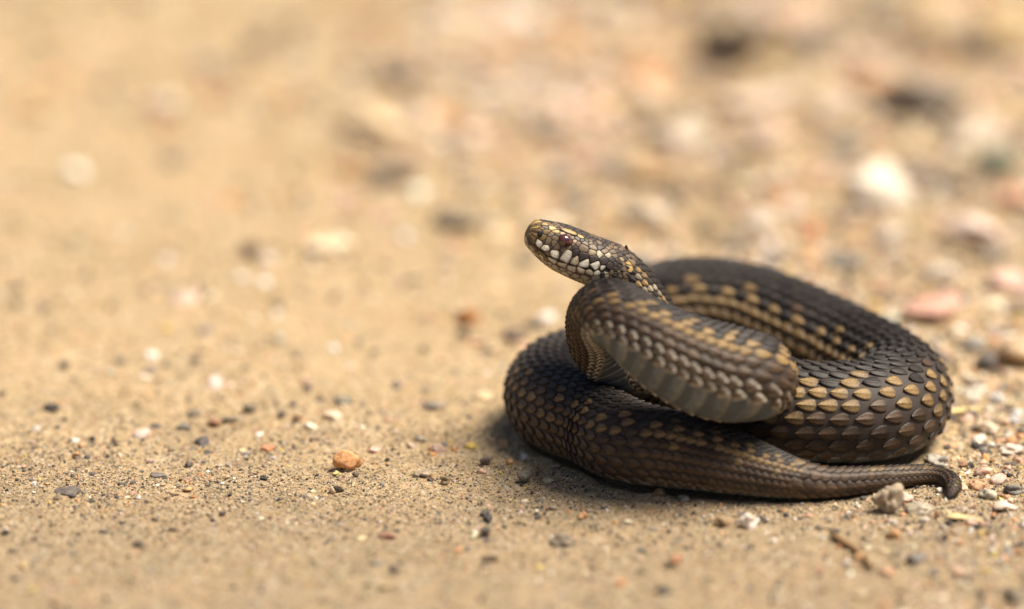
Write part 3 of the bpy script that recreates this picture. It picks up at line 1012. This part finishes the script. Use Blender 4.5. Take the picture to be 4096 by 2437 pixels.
TAN, ORG, PINK, WHT, GRY, DRK, YEL, RED, BLK = (.42, .33, .21), (.58, .26, .09), (.62, .38, .28), (.80, .72, .62), (.24, .22, .19), (.09, .075, .06), (.66, .50, .20), (.45, .17, .10), (.035, .032, .03)
LIST = [
    (1390, 1836, 122, 88, (.62, .30, .12), "shiny orange pebble lying alone on the open sand"),
    (1342, 1886, 46, 30, YEL, "small yellow pebble at the foot of the orange pebble"),
    (1382, 1868, 44, 26, TAN, "small tan pebble tucked under the orange pebble"),
    (1350, 1938, 56, 40, BLK, "small black stone with a pale grain stuck against it"),
    (1330, 1946, 30, 34, (.62, .5, .34), "pale grain leaning on a small black stone"),
    (1426, 1896, 34, 24, DRK, "dark crumb right behind the black stone by the orange pebble"),
    (1436, 2134, 58, 40, (.80, .66, .38), "pale yellow pebble in front of the orange pebble"),
    (1550, 2126, 78, 36, (.36, .17, .12), "reddish brown flat pebble beside the pale yellow pebble"),
    (1785, 1912, 50, 40, (.25, .20, .11), "round olive pebble on the sand left of the coils"),
    (1718, 1912, 36, 22, BLK, "tiny black pebble next to the round olive pebble"),
    (1688, 1890, 84, 30, (.34, .27, .19), "low greyish tan stone behind the round olive pebble"),
    (2092, 1902, 70, 54, (.20, .18, .15), "grey peaked pebble just left of the snake's front coil"),
    (1940, 1836, 58, 44, (.16, .13, .11), "dark grey brown pebble with pink crumbs before it"),
    (1924, 1876, 40, 26, PINK, "small pink crumb in front of a dark grey brown pebble"),
    (2196, 1912, 56, 24, (.62, .50, .32), "cream pebble close to the snake's front coil"),
    (2226, 1860, 46, 22, (.45, .38, .24), "flat beige pebble at the foot of the left coil"),
    (2640, 1972, 66, 36, (.26, .17, .10), "brown pebble touching the underside of the front coil"),
    (2740, 1988, 60, 28, (.30, .26, .22), "dull grey pebble under the edge of the front coil"),
    (2893, 2072, 84, 58, (.50, .36, .20), "tan pebble right beside the bright pinkish white one"),
    (3010, 2068, 116, 74, (.82, .70, .62), "bright pinkish white pebble in front of the snake"),
    (3548, 1992, 136, 128, (.36, .29, .21), "big rough tan stone standing against the tail"),
    (3676, 2016, 116, 66, (.42, .37, .28), "smooth yellowish grey stone beside the big rough stone"),
    (3745, 2052, 30, 48, (.38, .18, .09), "narrow rust brown stone beside the yellowish grey stone"),
    (3610, 1985, 90, 44, (.74, .52, .42), "pale pink stone wedged between the big stone and the tail tip"),
    (3900, 1925, 90, 54, (.55, .32, .18), "orange brown pebble right of the tail tip"),
    (3950, 1965, 76, 50, (.50, .46, .36), "pale green grey pebble right of the tail tip"),
    (3990, 1900, 80, 50, (.70, .52, .44), "rosy pebble behind the pale green grey pebble"),
    (4060, 1945, 86, 46, (.16, .16, .16), "dark grey flat stone near the rosy pebble"),
    (4020, 2010, 110, 60, (.72, .60, .50), "whitish pink rough pebble in the gravel by the tail"),
    (3680, 1860, 80, 46, (.18, .18, .16), "grey speckled stone under the right coil behind the tail"),
    (3760, 1835, 110, 50, (.42, .40, .35), "light grey stone behind the tail"),
    (3770, 2110, 36, 30, (.5, .46, .42), "small light grey pebble near the straw chip"),
    (2925, 185, 270, 180, (.075, .055, .042), "large dark brown stone standing far behind the snake"),
    (3500, 735, 330, 150, (.82, .74, .62), "large whitish stone tilted on the gravel behind the snake"),
    (3245, 905, 120, 70, (.62, .22, .12), "brick red pebble near the large whitish stone"),
    (3715, 395, 320, 140, (.24, .20, .165), "broad dark grey stone far behind the whitish stone"),
    (3400, 585, 170, 60, (.22, .24, .24), "blue grey flat stone behind the whitish stone"),
    (3820, 900, 110, 70, (.14, .125, .11), "dark stone to the right of the whitish stone"),
    (3985, 665, 170, 80, (.17, .21, .15), "dull green stone in the far gravel"),
    (3850, 740, 110, 60, (.2, .18, .15), "grey brown stone in front of the dull green stone"),
    (3940, 1440, 96, 76, (.09, .09, .10), "charcoal pebble beside the big orange tan stone"),
    (4070, 1405, 190, 110, (.62, .44, .27), "big orange tan stone in the gravel right of the coils"),
    (3730, 1255, 220, 80, (.74, .42, .33), "wide pink stone behind the right coil"),
    (3870, 1370, 140, 50, (.20, .20, .19), "grey flat stone between the pink stone and the charcoal pebble"),
    (4075, 1230, 110, 60, (.16, .13, .11), "dark brown stone behind the big orange tan stone"),
    (4030, 1130, 150, 70, (.68, .46, .38), "salmon stone behind a dark brown stone"),
    (3300, 1150, 70, 66, (.86, .78, .68), "white pebble just above the rear coil"),
    (3370, 1045, 150, 50, (.24, .23, .21), "long grey stone behind the white pebble"),
    (3560, 1010, 90, 60, (.80, .72, .62), "off-white pebble behind the rear coil's slope"),
    (2460, 650, 150, 60, (.30, .27, .23), "grey brown pebble behind the raised head"),
    (2140, 480, 110, 70, (.36, .34, .33), "bluish grey pebble far behind the raised head"),
    (1020, 175, 130, 90, (.11, .10, .09), "dark grey stone far out on the open sand"),
    (1005, 1000, 92, 72, (.10, .075, .06), "dark brown stone on the sand far to the side of the head"),
    (1830, 890, 190, 60, (.20, .17, .13), "long olive grey stone behind and beside the snout"),
    (2065, 1330, 110, 54, (.12, .09, .07), "dark brown clod beside the left coil"),
    (1390, 655, 130, 70, (.60, .30, .16), "orange stone far behind on the sand"),
    (1560, 690, 150, 60, (.20, .17, .14), "dim grey stone next to the far orange stone"),
    (1740, 1612, 96, 40, (.20, .18, .15), "grey flat pebble on the sand left of the left coil"),
    (1380, 1600, 84, 28, (.18, .18, .15), "greenish grey flake behind the orange pebble"),
    (1000, 1622, 66, 46, (.11, .095, .07), "dark lumpy pebble behind the red brown one"),
    (850, 1670, 74, 40, (.40, .20, .12), "red brown pebble between two dark flat ones"),
    (920, 1668, 74, 28, (.12, .11, .08), "dark flat pebble touching the red brown pebble"),
    (730, 1692, 78, 26, (.15, .15, .14), "slate grey flake left of the red brown pebble"),
    (770, 1640, 80, 30, (.17, .14, .11), "low brown grey pebble behind the slate grey flake"),
    (1190, 1668, 44, 34, (.20, .10, .05), "dark rust pebble right of the dark lumpy pebble"),
    (1130, 1650, 36, 26, (.13, .12, .11), "small grey crumb beside the dark rust pebble"),
    (372, 1752, 34, 26, BLK, "black crumb on bare sand with a brown one behind it"),
    (460, 1762, 34, 28, (.14, .11, .07), "brown crumb beside the black crumb on bare sand"),
    (1066, 1788, 64, 26, (.62, .24, .12), "flat red orange chip behind the orange pebble"),
    (760, 1850, 40, 30, (.06, .055, .05), "jagged black bit on the sharp strip of sand"),
    (262, 1964, 116, 26, (.11, .10, .10), "long slate grey flake lying flush in the sand"),
    (740, 1912, 60, 20, (.34, .20, .14), "thin rosy brown chip flush in the sand"),
    (640, 1890, 80, 18, (.13, .12, .12), "thin dark flake flush in the sand"),
    (552, 2162, 50, 34, (.06, .045, .035), "dark brown pointed crumb in the foreground sand"),
    (410, 2100, 50, 22, (.13, .12, .11), "grey flat crumb in the foreground sand"),
    (692, 2098, 40, 28, (.15, .12, .08), "brown grey crumb in the foreground sand"),
    (1575, 2262, 60, 30, (.13, .10, .08), "dark brown flat crumb in the foreground"),
    (1965, 2220, 70, 34, (.13, .08, .05), "chocolate brown crumb in the foreground"),
    (2250, 2140, 110, 52, (.18, .15, .11), "low grey brown lump in the foreground sand"),
    (1942, 2105, 46, 50, (.10, .10, .10), "upright charcoal grain in the foreground"),
    (2330, 2050, 50, 40, (.60, .32, .15), "orange grain in the sand before the front coil"),
    (2700, 2230, 56, 60, (.60, .30, .18), "salmon orange grain in the near foreground"),
    (3660, 2235, 110, 50, (.17, .17, .17), "blue grey pebble in the near foreground gravel"),
    (4060, 2370, 130, 70, (.14, .115, .085), "dark olive stone at the near edge of the gravel"),
    (3550, 2290, 70, 40, (.62, .36, .22), "salmon chip in the near foreground gravel"),
    (2590, 400, 170, 120, (.82, .66, .48), "cream stone far behind the raised head"),
    (2700, 560, 230, 90, (.72, .60, .48), "broad pale beige stone behind the coils"),
    (3040, 420, 300, 66, (.76, .62, .50), "wide pale stone in front of the large dark brown stone"),
    (3480, 330, 220, 110, (.64, .38, .20), "broad orange brown stone near the broad dark grey stone"),
    (3330, 440, 190, 100, (.84, .68, .54), "cream pink stone beside the orange brown stone"),
    (3260, 520, 110, 60, (.30, .26, .22), "grey brown stone between two pale far stones"),
    (2600, 700, 230, 80, (.58, .38, .20), "flat ochre stone behind the raised head"),
    (3080, 560, 200, 110, (.60, .46, .36), "dusky pink stone behind the whitish stone"),
    (2620, 870, 120, 110, (.85, .72, .56), "pale cream pebble right behind the neck"),
    (3050, 880, 170, 76, (.82, .70, .58), "flat cream stone behind the rear coil"),
    (2815, 895, 90, 90, (.20, .17, .11), "olive dark stone behind the rear coil"),
    (2515, 850, 110, 80, (.26, .24, .21), "round dull grey pebble close behind the neck"),
    (2950, 960, 150, 60, (.30, .24, .17), "brown flat stone just behind the rear coil's top"),
    (3900, 540, 230, 100, (.66, .56, .44), "pale grey beige stone beside the dull green stone"),
    (3560, 940, 150, 76, (.84, .74, .62), "creamy stone in front of the large whitish stone"),
    (3900, 930, 220, 130, (.82, .66, .58), "rosy white boulder-like stone right of the dark stone"),
    (4060, 790, 140, 80, (.70, .38, .28), "salmon red stone at the far gravel edge"),
    (3720, 120, 220, 130, (.56, .42, .26), "ochre stone at the far back of the gravel"),
    (3520, 60, 200, 110, (.27, .24, .18), "olive grey stone at the far back of the gravel"),
    (4040, 150, 260, 150, (.44, .32, .16), "mustard brown stone at the far back of the gravel"),
    (3880, 170, 130, 150, (.22, .19, .16), "tall grey stone between two mustard stones"),
    (3180, 90, 220, 100, (.74, .52, .36), "peach stone beside the large dark brown stone"),
    (2480, 130, 200, 100, (.70, .54, .36), "sandy stone far behind the head"),
    (3440, 720, 60, 60, (.56, .5, .42), "little beige pebble next to the large whitish stone"),
    (1600, 300, 190, 100, (.30, .25, .20), "taupe stone far out behind the head on the sand"),
    (1480, 480, 240, 110, (.80, .62, .40), "large sandy yellow stone far out on the sand"),
    (1300, 990, 190, 50, (.84, .68, .48), "flat pale chip far out on the sand"),
    (3760, 1110, 140, 66, (.80, .72, .60), "chalky stone behind the wide pink stone"),
    (3990, 1010, 150, 66, (.28, .25, .21), "dull taupe stone behind the salmon stone"),
    (3900, 1560, 110, 50, (.84, .74, .62), "bleached pebble right of the right coil"),
    (3960, 1700, 130, 60, (.60, .48, .36), "beige stone in the gravel behind the rosy pebble"),
    (4040, 1790, 120, 56, (.74, .60, .50), "pale rose stone behind the dark grey flat stone"),
]
for L_ in LIST:
    px, py, w, h, c, lab = L_
    big = w > 100
    pebble(px, py, w, h, c, lab, iv=IV4 if (w > 90 and py > 1800) else IV3, ifc=IF4 if (w > 90 and py > 1800) else IF3, rough=.22 if lab.startswith('shiny orange') else .55, rz=(-0.3 if lab.startswith("large whitish") else None), name="stone" if big else "pebble")

TR = np.array([[o.location.x, o.location.y, max(o.dimensions.x, o.dimensions.y) / 2] for o in COL.objects if o.name.startswith(("pebble", "stone"))])
def clear_of_stones(x, y, m_):
    return (np.hypot(x[:, None] - TR[None, :, 0], y[:, None] - TR[None, :, 1]) > TR[None, :, 2] * .85 + m_[:, None]).all(1)

r = np.random.default_rng(5)
# sand grains in and near the sharp strip
n = 74000
yy = r.normal(0.004, 0.032, n); xx = r.uniform(-0.165, 0.165, n)
sz = 0.00018 * np.exp(r.normal(0.15, 0.45, n)) * (1 + 4 * np.abs(yy))
ok = clear_of_snake(xx, yy, sz)
xx, yy, sz = xx[ok], yy[ok], sz[ok]
clump = hashnoise2(xx / .012, yy / .012, 31) + .6 * hashnoise2(xx / .004, yy / .004, 32)
keep = r.uniform(-1.6, 1.0, len(xx)) < clump
xx, yy, sz = xx[keep], yy[keep], sz[keep]
IV0 = np.array([[0, 0, 1], [.894, 0, .447], [.276, .851, .447], [-.724, .526, .447], [-.724, -.526, .447], [.276, -.851, .447], [.724, .526, -.447], [-.276, .851, -.447], [-.894, 0, -.447], [-.276, -.851, -.447], [.724, -.526, -.447], [0, 0, -1]])
IF0 = np.array([[0, 1, 2], [0, 2, 3], [0, 3, 4], [0, 4, 5], [0, 5, 1], [1, 6, 2], [2, 6, 7], [2, 7, 3], [3, 7, 8], [3, 8, 4], [4, 8, 9], [4, 9, 5], [5, 9, 10], [5, 10, 1], [1, 10, 6], [6, 11, 7], [7, 11, 8], [8, 11, 9], [9, 11, 10], [10, 11, 6]])
g = rocks_merged("sand_grains", IV0, IF0, np.stack([xx, yy], 1), sz, pick(len(xx), W_SAND, r) * .9, M_GRAIN, 12, .75, .3, 3)
tag(g, "loose tan and black sand grains over the ground by the snake", "sand", kind="stuff")

# fine gravel everywhere, denser to the right
n = 66000
yy = -0.14 + 0.80 * r.uniform(0, 1, n) ** 1.6
xx = r.uniform(-0.19, 0.32, n) * (1 + np.clip(yy, 0, 1) * 0.95)
rm = right_mask(xx, yy)
keep = r.uniform(0, 1, n) < 0.07 + 0.63 * rm
xx, yy, rm = xx[keep], yy[keep], rm[keep]
sz = 0.00042 * np.exp(r.normal(0.0, 0.42, len(xx))) * (1 + 0.9 * rm) * (1 + 1.2 * np.clip(yy, 0, .5))
ok = clear_of_snake(xx, yy, sz)
ok &= clear_of_stones(xx, yy, sz)
xx, yy, sz, rm = xx[ok], yy[ok], sz[ok], rm[ok]
cg = np.where((r.uniform(0, 1, len(xx)) < rm)[:, None], pick(len(xx), W_GRAV, r) * (1.1 + .45 * hashnoise2(xx / .022, yy / .03, 51)[:, None]), pick(len(xx), W_SAND, r))
sharp = (yy > -.035) & (yy < .07)
for q_, iv_, if_, lab_ in ((sharp, IV1, IF1, "fine mixed gravel of tan, pink, grey and white bits round the snake"), (~sharp, IV0, IF0, "fine mixed gravel spread over the blurred ground far from the snake")):
    g = rocks_merged("gravel", iv_, if_, np.stack([xx, yy], 1)[q_], sz[q_], np.clip(cg[q_], 0, .88), M_ROCK, 14, .75, .25, 4)
    tag(g, lab_, "gravel", kind="stuff")

# soil crumbs and clods on the open sand
n = 15000
yy = -0.115 + 0.65 * r.uniform(0, 1, n) ** 1.6
xx = r.uniform(-0.17, 0.17, n) * (1 + np.clip(yy, 0, 1) * 0.95)
cl_ = hashnoise2(xx / .03, yy / .045, 61) + .5 * hashnoise2(xx / .009, yy / .014, 62)
keep = r.uniform(-.6, 1.4, n) < cl_
xx, yy = xx[keep], yy[keep]
sz = 0.00045 * np.exp(r.normal(0.0, 0.5, len(xx))) * (1 + 3.2 * np.clip(yy, 0, .5))
ok = clear_of_snake(xx, yy, sz) & clear_of_stones(xx, yy, sz)
xx, yy, sz = xx[ok], yy[ok], sz[ok]
W_CR = np.array([8, 6, 10, 5, 12, 8, 10, 10, 4, 6, 3, 2, 3, 1, 2, 4.]); W_CR /= W_CR.sum()
g = rocks_merged("soil_crumbs", IV0, IF0, np.stack([xx, yy], 1), sz, pick(len(xx), W_CR, r), M_GRAIN, 12, .75, .2, 8)
tag(g, "dark and rusty soil crumbs scattered in patches over the sand", "soil crumbs", kind="stuff")

# coarser stones of the gravel bed
n = 12500
yy = 0.02 + 0.72 * r.uniform(0, 1, n) ** 1.3
xx = r.uniform(-0.19, 0.32, n) * (1 + np.clip(yy, 0, 1) * 0.95)
rm = right_mask(xx, yy)
keep = r.uniform(0, 1, n) < 0.10 + 0.75 * rm
xx, yy, rm = xx[keep], yy[keep], rm[keep]
sz = 0.0013 * np.exp(r.normal(0.0, 0.42, len(xx))) * (1 + 2.2 * np.clip(yy, 0, .5))
ok = clear_of_snake(xx, yy, sz * 1.2) & clear_of_stones(xx, yy, sz)
xx, yy, sz = xx[ok], yy[ok], sz[ok]
cg = pick(len(xx), W_GRAV, r) * (1.12 + .5 * hashnoise2(xx / .026, yy / .04, 52)[:, None])
g = rocks_merged("coarse_gravel", IV1, IF1, np.stack([xx, yy], 1), sz, np.clip(cg, 0, .88), M_ROCK, 14, .7, .15, 6)
tag(g, "coarse gravel of pink, cream and grey stones behind the snake", "gravel", kind="stuff")

# loose pebbles of the gravel bed, one object each
KINDS = [((.46, .36, .22), "tan"), ((.66, .44, .34), "pink"), ((.24, .22, .20), "grey"), ((.76, .68, .56), "off-white"), ((.09, .08, .075), "blackish"), ((.58, .32, .15), "orange")]
cnt = 0
tries = 0
taken = [(o.location.x, o.location.y, max(o.dimensions) / 2) for o in COL.objects if o.name.startswith(("pebble", "stone"))]
while cnt < 190 and tries < 6000:
    tries += 1
    px = random.uniform(-60, 4150); py = random.uniform(20, 2430)
    p = at_z(px, py, 0)
    rm = float(right_mask(np.array([p[0]]), np.array([p[1]]))[0])
    if random.random() > 0.05 + 0.8 * rm: continue
    if py > 2150 and random.random() < .6: continue
    size = 0.0011 * math.exp(random.gauss(0.1, .35)) * (1 + .6 * rm) * (1 + 1.6 * max(0, p[1]))
    if not clear_of_snake(np.array([p[0]]), np.array([p[1]]), size * 1.4)[0]: continue
    if any(math.hypot(p[0] - a, p[1] - b) < size * 1.2 + c for a, b, c in taken): continue
    k = random.choices(range(6), [5, 5, 5, 4, 3, 3] if rm > .5 else [5, 0, 4, 0, 4, 2])[0]
    c, nm = KINDS[k]
    where = "behind the snake" if p[1] > 0.03 else "beside and in front of the snake"
    if rm < .5:
        where = "on the open sand"
    kk = K * depth_of(p) / D
    c2 = np.clip(np.array(c) * random.uniform(.8, 1.2), .02, .85)
    pebble(px, py, size * 2 * random.uniform(.9, 1.3) / kk, size * 2 * random.uniform(.45, .75) / kk, c2, f"small {nm} pebble, one of several {where}", group=f"small {nm} pebbles {where}", iv=IV2, ifc=IF2, rough=.5, seed=1000 + cnt)
    taken.append((p[0], p[1], size))
    cnt += 1

# straw, twig, skin flake ------------------------------------------------------------------
def strip(name, pts3, w0, w1, th, colr, label, cat, curl=0.0):
    """a tapering, slightly curled blade or stick along points"""
    P = np.array(pts3, float)
    n = len(P)
    T = np.gradient(P, axis=0); T /= np.linalg.norm(T, axis=1)[:, None]
    B = np.cross(T, [0, 0, 1.0]); B /= np.linalg.norm(B, axis=1)[:, None]
    U = np.cross(B, T)
    m_ = 8
    V, C = [], []
    for i in range(n):
        t = i / (n - 1)
        w = (w0 * (1 - t) + w1 * t) * (0.35 + 0.65 * min(1, 6 * t, 6 * (1 - t)))
        for j in range(m_):
            a = 2 * math.pi * j / m_
            V.append(P[i] + B[i] * math.cos(a) * w / 2 + U[i] * math.sin(a) * th / 2 + U[i] * curl * math.cos(a) ** 2 * w)
            C.append(np.array(colr) * (0.85 + 0.3 * ((i * 7 + j * 3) % 5) / 5))
    ix_ = np.arange(n * m_).reshape(n, m_)
    F = np.stack([ix_[:-1], np.roll(ix_[:-1], -1, 1), np.roll(ix_[1:], -1, 1), ix_[1:]], -1).reshape(-1, 4)
    o = make_mesh(name, np.array(V), [F, ix_[0][::-1][None], ix_[-1][None]], M_STRAW, None, np.array(C))
    return tag(o, label, cat)

def gpts(lst, z=0.0006, n=14):
    P = np.array([at_z(a, b, z) for a, b in lst])
    P[:, 2] = ground_h(P[:, 0], P[:, 1]) + z
    t = np.linspace(0, len(P) - 1, n)
    return np.stack([np.interp(t, np.arange(len(P)), P[:, k]) for k in range(3)], 1)

strip("straw_chip", gpts([(3788, 2062), (3850, 2070), (3935, 2084)], .0011), .0042, .0022, .0009, (.72, .55, .28), "pale flat straw chip on the gravel by the tail", "straw", .1)
strip("straw_chip", gpts([(3780, 1648), (3850, 1640), (3930, 1634)], .0016), .0030, .0020, .0010, (.80, .64, .28), "bright yellow straw bit on the gravel behind the right coil", "straw", .1)
strip("twig", gpts([(3325, 2130), (3372, 2160), (3420, 2190), (3462, 2235), (3486, 2280)], .0012), .0022, .0016, .0015, (.26, .16, .07), "thin curved brown twig lying in the foreground", "twig")
# flake of shed skin caught on the neck
nf = at_y(2502, 992, .0275)
fl = np.array([[0, 0, -.0010], [.0009, .0003, -.0012], [.0011, .0002, -.0004], [.0003, .0001, .0011], [-.0003, 0, .0004], [.0002, .0005, 0]])
fl = fl * .75
fl[:, 2] += .0001
flo = make_mesh("skin_flake", np.vstack([nf + fl, nf + fl + [0, .00015, .00003]]), [np.array([[0, 1, 5], [1, 2, 5], [2, 3, 5], [3, 4, 5], [4, 0, 5], [6, 11, 7], [7, 11, 8], [8, 11, 9], [9, 11, 10], [10, 11, 6]]), np.array([[0, 6, 7, 1], [1, 7, 8, 2], [2, 8, 9, 3], [3, 9, 10, 4], [4, 10, 6, 0]])], M_STRAW, None, np.tile([.16, .10, .07], (12, 1)), False)
tag(flo, "tiny dry skin flake sticking up from the back of the snake's neck", "flake")
